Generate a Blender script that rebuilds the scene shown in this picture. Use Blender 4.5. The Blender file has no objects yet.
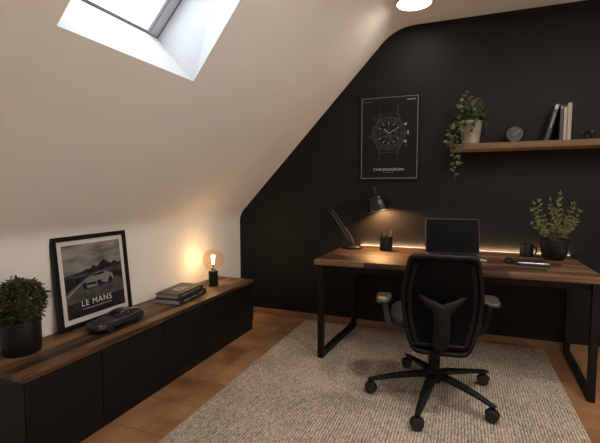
import bpy, bmesh, math, random
from mathutils import Vector, Matrix, noise as mnoise
R = math.radians
PI = math.pi
SC = bpy.context.scene
COL = SC.collection
rnd = random.Random(11)

# ------------------------------------------------------------------ materials
def new_mat(name):
    m = bpy.data.materials.new(name); m.use_nodes = True
    nt = m.node_tree
    b = nt.nodes['Principled BSDF']
    return m, nt, b

def N(nt, t, **kw):
    n = nt.nodes.new(t)
    for k, v in kw.items():
        if k in n.inputs: n.inputs[k].default_value = v
        else: setattr(n, k, v)
    return n

def L(nt, a, b): nt.links.new(a, b)

def ramp(nt, fac, stops):
    r = nt.nodes.new('ShaderNodeValToRGB')
    e = r.color_ramp.elements
    while len(e) < len(stops): e.new(0.5)
    for i, (p, c) in enumerate(stops):
        e[i].position = p; e[i].color = (c[0], c[1], c[2], 1)
    L(nt, fac, r.inputs['Fac'])
    return r.outputs['Color']

def coords(nt, scale=(1, 1, 1), kind='Object'):
    tc = N(nt, 'ShaderNodeTexCoord'); mp = N(nt, 'ShaderNodeMapping')
    mp.inputs['Scale'].default_value = scale
    L(nt, tc.outputs[kind], mp.inputs['Vector'])
    return mp.outputs['Vector']

def bump(nt, b, h, strength=.2, dist=.01):
    n = N(nt, 'ShaderNodeBump', Strength=strength, Distance=dist)
    L(nt, h, n.inputs['Height']); L(nt, n.outputs['Normal'], b.inputs['Normal'])

def simple(name, col, rough=.5, metal=0., var=.12, scale=40., bmp=0., spec=.5, coat=0.):
    m, nt, b = new_mat(name)
    v = coords(nt)
    n = N(nt, 'ShaderNodeTexNoise', Scale=scale, Detail=4.); L(nt, v, n.inputs['Vector'])
    lo = [c * (1 - var) for c in col]; hi = [min(1, c * (1 + var)) for c in col]
    L(nt, ramp(nt, n.outputs['Fac'], [(.3, lo), (.7, hi)]), b.inputs['Base Color'])
    b.inputs['Roughness'].default_value = rough; b.inputs['Metallic'].default_value = metal
    b.inputs['Specular IOR Level'].default_value = spec
    if coat: b.inputs['Coat Weight'].default_value = coat
    if bmp: bump(nt, b, n.outputs['Fac'], bmp, .003)
    return m

def wood(name, axis, c1, c2, c3, strip=.085, rough=.5, cut=.9):
    """walnut boards running along the given axis (0 = x, 1 = y)"""
    m, nt, b = new_mat(name)
    tc = N(nt, 'ShaderNodeTexCoord'); sp = N(nt, 'ShaderNodeSeparateXYZ'); L(nt, tc.outputs['Object'], sp.inputs[0])
    al, ac = (sp.outputs['X'], sp.outputs['Y']) if axis == 0 else (sp.outputs['Y'], sp.outputs['X'])
    dv = N(nt, 'ShaderNodeMath', operation='DIVIDE'); L(nt, ac, dv.inputs[0]); dv.inputs[1].default_value = strip
    fl = N(nt, 'ShaderNodeMath', operation='FLOOR'); L(nt, dv.outputs[0], fl.inputs[0])
    # lamellae: each strip is cut at its own lengths
    wn0 = N(nt, 'ShaderNodeTexWhiteNoise', noise_dimensions='1D'); L(nt, fl.outputs[0], wn0.inputs['W'])
    ad = N(nt, 'ShaderNodeMath', operation='ADD'); L(nt, al, ad.inputs[0]); L(nt, wn0.outputs['Value'], ad.inputs[1])
    dl = N(nt, 'ShaderNodeMath', operation='DIVIDE'); L(nt, ad.outputs[0], dl.inputs[0]); dl.inputs[1].default_value = cut
    fl2 = N(nt, 'ShaderNodeMath', operation='FLOOR'); L(nt, dl.outputs[0], fl2.inputs[0])
    cb = N(nt, 'ShaderNodeCombineXYZ'); L(nt, fl.outputs[0], cb.inputs[0]); L(nt, fl2.outputs[0], cb.inputs[1])
    wn = N(nt, 'ShaderNodeTexWhiteNoise', noise_dimensions='3D'); L(nt, cb.outputs[0], wn.inputs['Vector'])
    mp = N(nt, 'ShaderNodeMapping'); s = [28, 28, 28]; s[axis] = 2.2
    mp.inputs['Scale'].default_value = s
    off = N(nt, 'ShaderNodeVectorMath', operation='ADD'); L(nt, tc.outputs['Object'], off.inputs[0]); L(nt, wn.outputs['Color'], off.inputs[1])
    L(nt, off.outputs[0], mp.inputs['Vector'])
    n1 = N(nt, 'ShaderNodeTexNoise', Scale=1., Detail=6., Roughness=.62, Distortion=.6); L(nt, mp.outputs[0], n1.inputs['Vector'])
    mx = N(nt, 'ShaderNodeMath', operation='MULTIPLY_ADD'); L(nt, wn.outputs['Value'], mx.inputs[0]); mx.inputs[1].default_value = .5
    L(nt, n1.outputs['Fac'], mx.inputs[2])
    sub = N(nt, 'ShaderNodeMath', operation='SUBTRACT'); L(nt, mx.outputs[0], sub.inputs[0]); sub.inputs[1].default_value = .25
    L(nt, ramp(nt, sub.outputs[0], [(.30, c1), (.5, c2), (.76, c3)]), b.inputs['Base Color'])
    b.inputs['Roughness'].default_value = rough; b.inputs['Specular IOR Level'].default_value = .35
    bump(nt, b, n1.outputs['Fac'], .08, .002)
    return m

def emit(name, col, strength):
    m, nt, b = new_mat(name)
    b.inputs['Base Color'].default_value = (*col, 1)
    b.inputs['Emission Color'].default_value = (*col, 1)
    b.inputs['Emission Strength'].default_value = strength
    return m

def thin_glass(name, tint, refl=.9):
    m, nt, b = new_mat(name)
    nt.nodes.remove(b)
    out = nt.nodes['Material Output']
    tr = N(nt, 'ShaderNodeBsdfTransparent'); tr.inputs['Color'].default_value = (*tint, 1)
    gl = N(nt, 'ShaderNodeBsdfGlossy'); gl.inputs['Roughness'].default_value = .02; gl.inputs['Color'].default_value = (refl, refl, refl, 1)
    ge = N(nt, 'ShaderNodeNewGeometry'); dt = N(nt, 'ShaderNodeVectorMath', operation='DOT_PRODUCT')
    L(nt, ge.outputs['Normal'], dt.inputs[0]); L(nt, ge.outputs['Incoming'], dt.inputs[1])
    ab = N(nt, 'ShaderNodeMath', operation='ABSOLUTE'); L(nt, dt.outputs['Value'], ab.inputs[0])
    om = N(nt, 'ShaderNodeMath', operation='SUBTRACT'); om.inputs[0].default_value = 1.; L(nt, ab.outputs[0], om.inputs[1])
    pw = N(nt, 'ShaderNodeMath', operation='POWER'); L(nt, om.outputs[0], pw.inputs[0]); pw.inputs[1].default_value = 4.
    lw = N(nt, 'ShaderNodeMath', operation='MULTIPLY_ADD'); L(nt, pw.outputs[0], lw.inputs[0]); lw.inputs[1].default_value = .55; lw.inputs[2].default_value = .03
    mx = N(nt, 'ShaderNodeMixShader')
    L(nt, lw.outputs[0], mx.inputs[0]); L(nt, tr.outputs[0], mx.inputs[1]); L(nt, gl.outputs[0], mx.inputs[2])
    L(nt, mx.outputs[0], out.inputs['Surface'])
    return m

M = {}
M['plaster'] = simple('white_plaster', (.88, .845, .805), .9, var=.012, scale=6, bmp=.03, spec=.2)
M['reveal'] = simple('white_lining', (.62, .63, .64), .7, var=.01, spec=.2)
M['black_wall'] = simple('charcoal_wall_paint', (.0088, .0085, .0082), .6, var=.08, scale=5, bmp=.03, spec=.2)
M['walnut_y'] = wood('walnut_sideboard', 1, (.036, .017, .007), (.125, .062, .026), (.26, .14, .062), .062)
M['walnut_x'] = wood('walnut_desk', 0, (.022, .010, .005), (.088, .042, .019), (.20, .105, .052), .075)
M['walnut_s'] = wood('walnut_shelf', 0, (.12, .062, .026), (.175, .094, .041), (.23, .128, .058), .5, cut=20.)
M['black_cab'] = simple('black_cabinet_lacquer', (.0095, .0088, .008), .5, var=.06, spec=.18)
M['black_metal'] = simple('black_steel', (.007, .007, .007), .45, var=.1, spec=.22)
M['black_plastic'] = simple('black_plastic', (.0055, .0057, .0062), .5, var=.1, spec=.2)
M['grey_plastic'] = simple('dark_grey_plastic', (.05, .041, .035), .5, var=.1, spec=.5)
M['seat_fabric'] = simple('black_seat_fabric', (.013, .0145, .018), .85, var=.25, scale=400, bmp=.3)
M['black_ceramic'] = simple('matt_black_ceramic', (.007, .0076, .0082), .42, var=.1, spec=.25)
M['concrete'] = simple('beige_stoneware', (.29, .24, .175), .8, var=.45, scale=9, bmp=.2)
M['soil'] = simple('potting_soil', (.03, .02, .013), .95, var=.5, scale=120, bmp=.6)
M['leaf_box'] = simple('small_green_leaf', (.056, .070, .022), .5, var=.6, scale=35)
M['leaf_desk'] = simple('olive_green_leaf', (.135, .14, .04), .5, var=.4, scale=30)
M['leaf_ivy'] = simple('ivy_leaf', (.036, .050, .012), .5, var=.5, scale=25)
M['stem'] = simple('brown_stem', (.08, .06, .03), .8)
M['paper'] = simple('page_block', (.62, .57, .52), .85, var=.1, scale=150)
M['white_book'] = simple('cream_book_cover', (.34, .285, .24), .7, var=.06)
M['grey_page'] = simple('grey_page_block', (.36, .34, .34), .85, var=.1, scale=150)
M['dark_book'] = simple('dark_book_cover', (.020, .022, .026), .45, var=.15)
M['brown_book'] = simple('dark_brown_book_cover', (.052, .042, .034), .5, var=.2, scale=20)
M['book_ink'] = simple('pale_cover_print', (.40, .36, .31), .6)
M['silver'] = simple('brushed_silver', (.62, .60, .58), .32, 1., var=.05)
M['dull_silver'] = simple('dull_steel', (.22, .21, .20), .4, 1., var=.1)
M['car_paint'] = simple('gunmetal_car_paint', (.06, .057, .055), .34, .5, var=.08, coat=.6)
M['car_glass'] = simple('dark_car_glass', (.010, .010, .011), .12, var=.1)
M['rubber'] = simple('black_rubber', (.012, .012, .012), .75)
M['wheel_rim'] = simple('grey_alloy_rim', (.22, .21, .21), .35, .9)
M['mat_board'] = simple('white_mount_board', (.70, .66, .61), .85, var=.02)
M['print_black'] = simple('print_black', (.007, .007, .007), .7, var=.1, spec=.2)
M['print_line'] = simple('print_white_line', (.36, .35, .34), .8, var=.1, spec=.1)
M['print_dim'] = simple('print_grey_line', (.13, .125, .12), .8, var=.15, spec=.1)
M['print_white'] = simple('print_white', (.75, .73, .70), .8, var=.03, spec=.1)
M['print_hill'] = simple('print_dark_hills', (.022, .021, .020), .8, var=.5, scale=30, spec=.1)
M['print_hill2'] = simple('print_grey_hills', (.055, .052, .05), .8, var=.5, scale=30, spec=.1)
M['print_road'] = simple('print_road', (.075, .072, .068), .8, var=.5, scale=18, spec=.1)
M['print_verge'] = simple('print_verge', (.022, .021, .020), .8, var=.6, scale=25, spec=.1)
M['print_car'] = simple('print_car_light', (.22, .215, .205), .8, var=.35, scale=30, spec=.1)
M['print_car_dark'] = simple('print_car_dark', (.018, .018, .018), .8, spec=.1)
M['lid_metal'] = simple('dark_grey_lid', (.10, .098, .095), .4, .9)
M['gloss_black'] = simple('black_gloss_enamel', (.008, .0078, .0075), .24, spec=.5)
M['screen'] = simple('laptop_black_screen', (.004, .0042, .0045), .3, var=.05, spec=.06)
M['frame_white'] = simple('white_window_frame', (.46, .475, .51), .4, var=.01)
M['gasket'] = simple('grey_window_gasket', (.10, .105, .115), .6)
M['clock_face'] = simple('dark_clock_face', (.075, .068, .064), .8, var=.5, scale=90, bmp=.4)
M['glass_pane'] = thin_glass('window_glass', (.97, .98, 1.))
M['bulb_glass'] = thin_glass('amber_bulb_glass', (1., .90, .74), 1.)
M['filament'] = emit('bulb_filament', (1., .70, .36), 60)
M['led'] = emit('led_diffuser', (1., .78, .55), 1.5)
M['lamp_bulb'] = emit('desk_lamp_bulb', (1., .66, .34), 12)
M['ceil_diff'] = emit('ceiling_lamp_diffuser', (1., .95, .86), 3.5)
M['shade_in'] = simple('shade_inner_white', (.7, .62, .5), .5)

def art_sky():
    m, nt, b = new_mat('print_sky')
    tc = N(nt, 'ShaderNodeTexCoord'); mp = N(nt, 'ShaderNodeMapping'); mp.inputs['Scale'].default_value = (5, 1, 16)
    L(nt, tc.outputs['Object'], mp.inputs['Vector'])
    n = N(nt, 'ShaderNodeTexNoise', Scale=1.1, Detail=5.); L(nt, mp.outputs[0], n.inputs['Vector'])
    L(nt, ramp(nt, n.outputs['Fac'], [(.3, (.08, .075, .07)), (.7, (.33, .31, .29))]), b.inputs['Base Color'])
    b.inputs['Roughness'].default_value = .8
    return m
M['print_sky'] = art_sky()

def floor_mat():
    m, nt, b = new_mat('terracotta_tiles')
    tc = N(nt, 'ShaderNodeTexCoord'); mp = N(nt, 'ShaderNodeMapping')
    mp.inputs['Location'].default_value = (-.01, 1.175 + .29 * 20, 0)
    L(nt, tc.outputs['Object'], mp.inputs['Vector'])
    br = N(nt, 'ShaderNodeTexBrick', offset=0., Scale=1.)
    br.inputs['Brick Width'].default_value = .29; br.inputs['Row Height'].default_value = .29
    br.inputs['Mortar Size'].default_value = .0035; br.inputs['Mortar Smooth'].default_value = .4
    br.inputs['Color1'].default_value = (.0, .0, .0, 1); br.inputs['Color2'].default_value = (1, 1, 1, 1)
    br.inputs['Mortar'].default_value = (.5, .5, .5, 1)
    L(nt, mp.outputs[0], br.inputs['Vector'])
    n = N(nt, 'ShaderNodeTexNoise', Scale=5., Detail=7., Roughness=.6); L(nt, tc.outputs['Object'], n.inputs['Vector'])
    mx = N(nt, 'ShaderNodeMath', operation='MULTIPLY_ADD'); L(nt, br.outputs['Color'], mx.inputs[0]); mx.inputs[1].default_value = .22
    L(nt, n.outputs['Fac'], mx.inputs[2])
    sub = N(nt, 'ShaderNodeMath', operation='SUBTRACT'); L(nt, mx.outputs[0], sub.inputs[0]); sub.inputs[1].default_value = .11
    c = ramp(nt, sub.outputs[0], [(.3, (.19, .088, .038)), (.5, (.29, .145, .065)), (.72, (.40, .22, .108))])
    mc = N(nt, 'ShaderNodeMixRGB'); L(nt, br.outputs['Fac'], mc.inputs[0]); L(nt, c, mc.inputs[1]); mc.inputs[2].default_value = (.19, .098, .048, 1)
    L(nt, mc.outputs[0], b.inputs['Base Color'])
    b.inputs['Roughness'].default_value = .42
    inv = N(nt, 'ShaderNodeMath', operation='MULTIPLY_ADD'); L(nt, br.outputs['Fac'], inv.inputs[0]); inv.inputs[1].default_value = -1.; L(nt, n.outputs['Fac'], inv.inputs[2])
    bump(nt, b, inv.outputs[0], .22, .004)
    return m
M['floor'] = floor_mat()
M['skirting'] = simple('terracotta_skirting', (.24, .130, .068), .5, var=.3, scale=7)

def rug_mat():
    m, nt, b = new_mat('woven_beige_wool')
    tc = N(nt, 'ShaderNodeTexCoord')
    mp = N(nt, 'ShaderNodeMapping'); mp.inputs['Scale'].default_value = (120, 45, 45); L(nt, tc.outputs['Object'], mp.inputs['Vector'])
    n1 = N(nt, 'ShaderNodeTexNoise', Scale=1., Detail=3., Roughness=.7); L(nt, mp.outputs[0], n1.inputs['Vector'])
    w = N(nt, 'ShaderNodeTexWave', wave_type='BANDS', bands_direction='X', Scale=20., Distortion=2.2, Detail=2.)
    w.inputs['Detail Scale'].default_value = 3.
    L(nt, tc.outputs['Object'], w.inputs['Vector'])
    n2 = N(nt, 'ShaderNodeTexNoise', Scale=3., Detail=3.); L(nt, tc.outputs['Object'], n2.inputs['Vector'])
    a = N(nt, 'ShaderNodeMath', operation='MULTIPLY_ADD'); L(nt, w.outputs['Fac'], a.inputs[0]); a.inputs[1].default_value = .24; L(nt, n1.outputs['Fac'], a.inputs[2])
    a2 = N(nt, 'ShaderNodeMath', operation='MULTIPLY_ADD'); L(nt, n2.outputs['Fac'], a2.inputs[0]); a2.inputs[1].default_value = .25; L(nt, a.outputs[0], a2.inputs[2])
    L(nt, ramp(nt, a2.outputs[0], [(.46, (.14, .108, .081)), (.72, (.43, .350, .274)), (.95, (.76, .645, .525))]), b.inputs['Base Color'])
    b.inputs['Roughness'].default_value = .95; b.inputs['Specular IOR Level'].default_value = .1
    bump(nt, b, a.outputs[0], 1., .016)
    return m
M['rug'] = rug_mat()

def mesh_fabric():
    m, nt, b = new_mat('black_mesh_fabric')
    v = coords(nt, (1, 1, 1))
    ck = N(nt, 'ShaderNodeTexChecker', Scale=260.); L(nt, v, ck.inputs['Vector'])
    L(nt, ramp(nt, ck.outputs['Fac'], [(0, (.002, .002, .0021)), (1, (.005, .005, .0052))]), b.inputs['Base Color'])
    b.inputs['Roughness'].default_value = .85; b.inputs['Specular IOR Level'].default_value = .1
    return m
M['mesh'] = mesh_fabric()

# ------------------------------------------------------------------ mesh building
class MB:
    def __init__(s): s.v = []; s.f = []
    def add(s, vs, fs, mat=None):
        o = len(s.v)
        for p in vs:
            p = Vector(p)
            s.v.append(tuple(mat @ p) if mat is not None else tuple(p))
        s.f += [tuple(i + o for i in f) for f in fs]
        return s
    def box(s, x0, x1, y0, y1, z0, z1, mat=None):
        vs = [(x, y, z) for z in (z0, z1) for y in (y0, y1) for x in (x0, x1)]
        return s.add(vs, [(0, 2, 3, 1), (4, 5, 7, 6), (0, 1, 5, 4), (2, 6, 7, 3), (0, 4, 6, 2), (1, 3, 7, 5)], mat)
    def lathe(s, prof, n=32, mat=None, caps=True):
        vs = []; fs = []
        for r, z in prof:
            for i in range(n):
                a = 2 * PI * i / n; vs.append((r * math.cos(a), r * math.sin(a), z))
        for k in range(len(prof) - 1):
            for i in range(n):
                j = (i + 1) % n
                fs.append((k * n + i, k * n + j, (k + 1) * n + j, (k + 1) * n + i))
        if caps:
            if prof[0][0] > 1e-6: fs.append(tuple(reversed(range(n))))
            if prof[-1][0] > 1e-6: fs.append(tuple(range((len(prof) - 1) * n, len(prof) * n)))
        return s.add(vs, fs, mat)
    def tube(s, pts, rad, n=10, closed=False, flat=None, mat=None):
        """sweep along pts; rad a number or a list; flat = (k1, k2, up) elliptical cross-section"""
        P = [Vector(p) for p in pts]; m = len(P)
        rr = rad if isinstance(rad, (list, tuple)) else [rad] * m
        vs = []; fs = []; up = Vector(flat[2]) if flat else None
        prev = None
        for i in range(m):
            if closed: t = P[(i + 1) % m] - P[i - 1]
            else: t = P[min(i + 1, m - 1)] - P[max(i - 1, 0)]
            t.normalize()
            if up is not None: a = up - t * up.dot(t)
            elif prev is None:
                a = Vector((0, 0, 1)) if abs(t.z) < .9 else Vector((1, 0, 0)); a = a - t * a.dot(t)
            else: a = prev - t * prev.dot(t)
            a.normalize(); prev = a; b = t.cross(a)
            k1, k2 = (flat[0], flat[1]) if flat else (1, 1)
            for q in range(n):
                g = 2 * PI * q / n
                vs.append(P[i] + a * (math.cos(g) * rr[i] * k1) + b * (math.sin(g) * rr[i] * k2))
        for i in range(m if closed else m - 1):
            i2 = (i + 1) % m
            for q in range(n):
                q2 = (q + 1) % n
                fs.append((i * n + q, i * n + q2, i2 * n + q2, i2 * n + q))
        if not closed:
            fs.append(tuple(reversed(range(n)))); fs.append(tuple(range((m - 1) * n, m * n)))
        return s.add(vs, fs, mat)
    def bar(s, a, b, w0, h0, w1=None, h1=None, up=(0, 0, 1)):
        w1 = w0 if w1 is None else w1; h1 = h0 if h1 is None else h1
        a = Vector(a); b = Vector(b); t = (b - a).normalized(); u = Vector(up); u = (u - t * u.dot(t)).normalized(); sd = t.cross(u)
        vs = []
        for p, w, h in ((a, w0, h0), (b, w1, h1)):
            for i, j in ((-1, -1), (1, -1), (1, 1), (-1, 1)): vs.append(p + sd * (i * w / 2) + u * (j * h / 2))
        return s.add(vs, [(0, 3, 2, 1), (4, 5, 6, 7), (0, 1, 5, 4), (1, 2, 6, 5), (2, 3, 7, 6), (3, 0, 4, 7)])
    def prism(s, poly, y0, y1, mat=None):
        """polygon in x,z extruded along y"""
        n = len(poly)
        vs = [(x, y0, z) for x, z in poly] + [(x, y1, z) for x, z in poly]
        fs = [tuple(range(n)), tuple(reversed(range(n, 2 * n)))]
        fs += [(i, i + n, (i + 1) % n + n, (i + 1) % n) for i in range(n)]
        return s.add(vs, fs, mat)
    def sphere(s, c, r, n=20, m=12, sc=(1, 1, 1), mat=None):
        prof = [(max(1e-7, r * math.sin(PI * k / m)), -r * math.cos(PI * k / m)) for k in range(m + 1)]
        T = Matrix.Translation(c) @ Matrix.Diagonal((*sc, 1))
        return s.lathe(prof, n, (mat @ T) if mat is not None else T, caps=False)
    def leaf(s, p, d, up, ln, w, fold=.25, droop=.15):
        d = d.normalized(); sd = d.cross(up)
        if sd.length < 1e-4: sd = d.cross(Vector((1, 0, 0)))
        sd.normalize(); nn = sd.cross(d).normalized()
        q = lambda a, b, c: p + d * (a * ln) + sd * (b * w) + nn * (c * ln)
        vs = [q(0, 0, 0), q(.35, .5, fold * .4), q(.72, .36, fold * .3 - droop * .5), q(1, 0, -droop), q(.72, -.36, fold * .3 - droop * .5), q(.35, -.5, fold * .4), q(.4, 0, 0), q(.72, 0, -droop * .4)]
        s.add(vs, [(0, 1, 6), (1, 2, 7, 6), (2, 3, 7), (0, 6, 5), (6, 7, 4, 5), (7, 3, 4)])
    def build(s, name, mat, parent=None, bev=0., seg=2, smooth=True, angle=38, loc=None, sub=0):
        me = bpy.data.meshes.new(name); me.from_pydata(s.v, [], s.f); me.update()
        bm = bmesh.new(); bm.from_mesh(me)
        bmesh.ops.recalc_face_normals(bm, faces=bm.faces)
        bm.to_mesh(me); bm.free()
        if smooth:
            me.polygons.foreach_set('use_smooth', [True] * len(me.polygons))
            me.set_sharp_from_angle(angle=R(angle))
        me.materials.append(mat)
        o = bpy.data.objects.new(name, me); COL.objects.link(o)
        if parent is not None: o.parent = parent
        if loc: o.location = loc
        if bev:
            b = o.modifiers.new('bevel', 'BEVEL'); b.width = bev; b.segments = seg; b.limit_method = 'ANGLE'; b.angle_limit = R(35)
        if sub:
            b = o.modifiers.new('sub', 'SUBSURF'); b.levels = sub; b.render_levels = sub
        return o

def tag(o, label, cat, group=None):
    o['label'] = label; o['category'] = cat
    if group: o['group'] = group
    return o
def thing(name, label, cat, loc=(0, 0, 0), rz=0., group=None, rx=0.):
    o = bpy.data.objects.new(name, None); COL.objects.link(o)
    o.empty_display_size = .05
    o.location = loc; o.rotation_euler = (rx, 0, rz)
    return tag(o, label, cat, group)
def struct(o): o['kind'] = 'structure'; return o

def text_mesh(name, body, size, mat, parent, loc, ax='CENTER', ext=.0006, spacing=1., bold=0., sx=1.):
    cu = bpy.data.curves.new(name, 'FONT'); cu.body = body; cu.size = size; cu.align_x = ax; cu.extrude = ext
    cu.space_character = spacing; cu.offset = bold
    t = bpy.data.objects.new(name + '_tmp', cu); COL.objects.link(t)
    dg = bpy.context.evaluated_depsgraph_get(); dg.update()
    me = bpy.data.meshes.new_from_object(t.evaluated_get(dg))
    bpy.data.objects.remove(t)
    # text lies in x,y: stand it up in x,z facing -y
    me.transform(Matrix.Translation(loc) @ Matrix.Rotation(R(90), 4, 'X') @ Matrix.Diagonal((sx, 1, 1, 1)))
    me.materials.clear(); me.materials.append(mat)
    o = bpy.data.objects.new(name, me); COL.objects.link(o); o.parent = parent
    return o

# ------------------------------------------------------------------ room shell
KZ, SL = .995, 1.06            # knee wall height, slope
CZ = 2.617                     # flat ceiling
XR, YF = 4.0, -4.9             # right wall, wall behind the camera
TH = math.atan(SL)
slope = lambda x: KZ + SL * x
def fillet(p, d0, d1, tl, n=9):
    """rounded corner at p between incoming direction d0 and outgoing d1, tangent length tl"""
    p = Vector(p); a = p - Vector(d0).normalized() * tl; b = p + Vector(d1).normalized() * tl
    return [tuple(a * (1 - t) ** 2 + p * 2 * t * (1 - t) + b * t * t) for t in [i / n for i in range(n + 1)]]
du = (math.cos(TH), math.sin(TH))
HX0, HX1, HY0, HY1 = .767, 1.30, -2.575, -1.833
HYB, HYT = -1.798, -1.892                             # the far edge runs a little out of square       # roof window opening
f1 = fillet((0, KZ), (0, 1), du, .07, 6)
f2 = fillet(((CZ - KZ) / SL, CZ), du, (1, 0), .17, 12)
prof = f1 + [(f1[-1][0] + .01, slope(f1[-1][0] + .01)), (HX0, slope(HX0)), (HX1, slope(HX1)), (f2[0][0] - .006, slope(f2[0][0] - .006))] + f2 + [(f2[-1][0] + .01, CZ), (XR, CZ)]
ys = [YF, HY0, HY1, 0]
mb = MB(); vs = [(x, (HYB if abs(x - HX0) < 1e-6 else HYT if abs(x - HX1) < 1e-6 else y) if y == HY1 else y, z) for x, z in prof for y in ys]; fs = []
for i in range(len(prof) - 1):
    for j in range(3):
        if abs(prof[i][0] - HX0) < 1e-6 and j == 1: continue
        fs.append((i * 4 + j, i * 4 + j + 1, (i + 1) * 4 + j + 1, (i + 1) * 4 + j))
mb.add(vs, fs); struct(mb.build('ceiling', M['plaster'], angle=60))

mb = MB(); mb.box(-.12, 0, YF, 0, -.0, f1[0][1]); struct(mb.build('wall_left', M['plaster']))
gp = [(0, 0)] + prof + [(XR, 0)]
mb = MB(); mb.prism(gp, 0, .12); struct(mb.build('wall_back', M['black_wall'], smooth=False))
mb = MB(); mb.prism(gp, YF - .12, YF); struct(mb.build('wall_front', M['plaster'], smooth=False))
mb = MB(); mb.box(XR, XR + .12, YF, 0, 0, CZ); struct(mb.build('wall_right', M['plaster']))
mb = MB(); mb.box(-.12, XR + .12, YF - .12, .12, -.1, 0); struct(mb.build('floor', M['floor']))

# skirting of cut terracotta tiles along the charcoal wall
mb = MB(); x = 0.005
while x < XR - .01:
    x2 = min(x + .288, XR - .005); mb.box(x, x2 - .003, -.012, 0, 0, .058); x = x2
mb.box(.004, XR - .004, -.009, 0, 0, .056)
struct(mb.build('baseboard_back', M['skirting'], bev=.002))

# roof window: lining, frame, sash, pane
un_ = Vector((-math.sin(TH), 0, math.cos(TH))); uu = Vector((du[0], 0, du[1]))
D = .30
c0 = Vector((HX0, 0, slope(HX0))); c1 = Vector((HX1, 0, slope(HX1)))
w0 = c0 + un_ * D + uu * .034; w1 = c1 + un_ * D - uu * .02
def q(p, y): return (p.x, y, p.z)
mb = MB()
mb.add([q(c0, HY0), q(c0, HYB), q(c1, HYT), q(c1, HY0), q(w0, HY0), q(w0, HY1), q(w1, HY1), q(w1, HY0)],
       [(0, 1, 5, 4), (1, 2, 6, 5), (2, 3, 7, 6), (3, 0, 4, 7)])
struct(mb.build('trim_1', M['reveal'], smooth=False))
win = bpy.data.objects.new('window_1', None); COL.objects.link(win); struct(win)
def ring(y0, y1, s0, s1, wid, d0, d1, wlow=None):
    """rectangular ring in the window plane; y and slope-length extents, depths d0..d1 above the lining's end"""
    wlow = wid if wlow is None else wlow
    o = w0; m = MB()
    def P(y, s, d): v = o + uu * s + un_ * d; return (v.x, y, v.z)
    out = [(y0, s0), (y1, s0), (y1, s1), (y0, s1)]
    inn = [(y0 + wid, s0 + wlow), (y1 - wid, s0 + wlow), (y1 - wid, s1 - wid), (y0 + wid, s1 - wid)]
    vs = [P(*a, d) for d in (d0, d1) for a in out + inn]
    fs = []
    for k in range(4):
        k2 = (k + 1) % 4
        fs += [(k, k2, 4 + k2, 4 + k), (8 + k, 12 + k, 12 + k2, 8 + k2), (k, 8 + k, 8 + k2, k2), (4 + k, 4 + k2, 12 + k2, 12 + k)]
    return m.add(vs, fs)
WL = (w1 - w0).length
ring(HY0 - .03, HY1 + .03, -.03, WL + .03, .034, -.0, .05).build('outer_gasket', M['gasket'], win, smooth=False)
ring(HY0 + .004, HY1 - .004, .003, WL, .056, .004, .03, .004).build('window_frame', M['frame_white'], win, smooth=False)
ring(HY0 + .060, HY1 - .060, .007, WL - .055, .007, .008, .03, .004).build('inner_gasket', M['gasket'], win, smooth=False)
ring(HY0 + .067, HY1 - .067, .011, WL - .062, .016, .003, .03, .003).build('sash', M['frame_white'], win, smooth=False)
m = MB()
P = lambda y, s, d: q(w0 + uu * s + un_ * d, y)
m.add([P(HY0 + .07, .012, .010), P(HY1 - .07, .012, .010), P(HY1 - .07, WL - .06, .010), P(HY0 + .07, WL - .06, .010)], [(0, 1, 2, 3)])
m.build('pane', M['glass_pane'], win, smooth=False)

# ------------------------------------------------------------------ sideboard
CBX, CY0, CY1, CH = .388, -2.50, -.437, .448
t = thing('sideboard', 'long low black sideboard with walnut top along the white wall', 'sideboard', (0, CY0, 0))
mb = MB(); mb.box(.004, CBX - .022, .012, CY1 - CY0 - .008, .068, CH - .0285); mb.build('body', M['black_cab'], t, bev=.002)
mb = MB(); mb.box(.012, CBX - .012, .02, CY1 - CY0 - .012, 0, .068); mb.build('plinth', M['black_cab'], t, bev=.002)
mb = MB(); mb.box(.003, CBX, 0, CY1 - CY0, CH - .028, CH); mb.build('top', M['walnut_y'], t, bev=.003)
cuts = [.012, -2.095 - CY0, -1.617 - CY0, -1.176 - CY0, -.80 - CY0, CY1 - CY0 - .008]
for i in range(5):
    a, b = cuts[i] + .0025, cuts[i + 1] - .0025
    if i == 3:
        for z0, z1 in ((.074, .235), (.240, CH - .034)):
            mb = MB(); mb.box(CBX - .022, CBX - .004, a, b, z0, z1); d = mb.build('drawer', M['black_cab'], t, bev=.002)
            if z0 > .1:
                k = MB(); k.sphere((CBX + .006, (a + b) / 2, z0 + .03), .011, 14, 8); k.box(CBX - .005, CBX, (a + b) / 2 - .004, (a + b) / 2 + .004, z0 + .026, z0 + .034)
                k.build('knob', M['black_metal'], d)
    else:
        mb = MB(); mb.box(CBX - .022, CBX - .004, a, b, .074, CH - .034); mb.build('door', M['black_cab'], t, bev=.002)

# ------------------------------------------------------------------ rug
mb = MB(); nx, ny = 40, 60; rx0, rx1, ry0, ry1 = .742, 2.715, -3.05, -.07
mb.box(rx0, rx1, ry0, ry1, 0.001, .011)
tag(mb.build('rug', M['rug'], bev=.004, seg=3), 'beige woven wool rug on the terracotta floor under desk and chair', 'rug')

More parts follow.
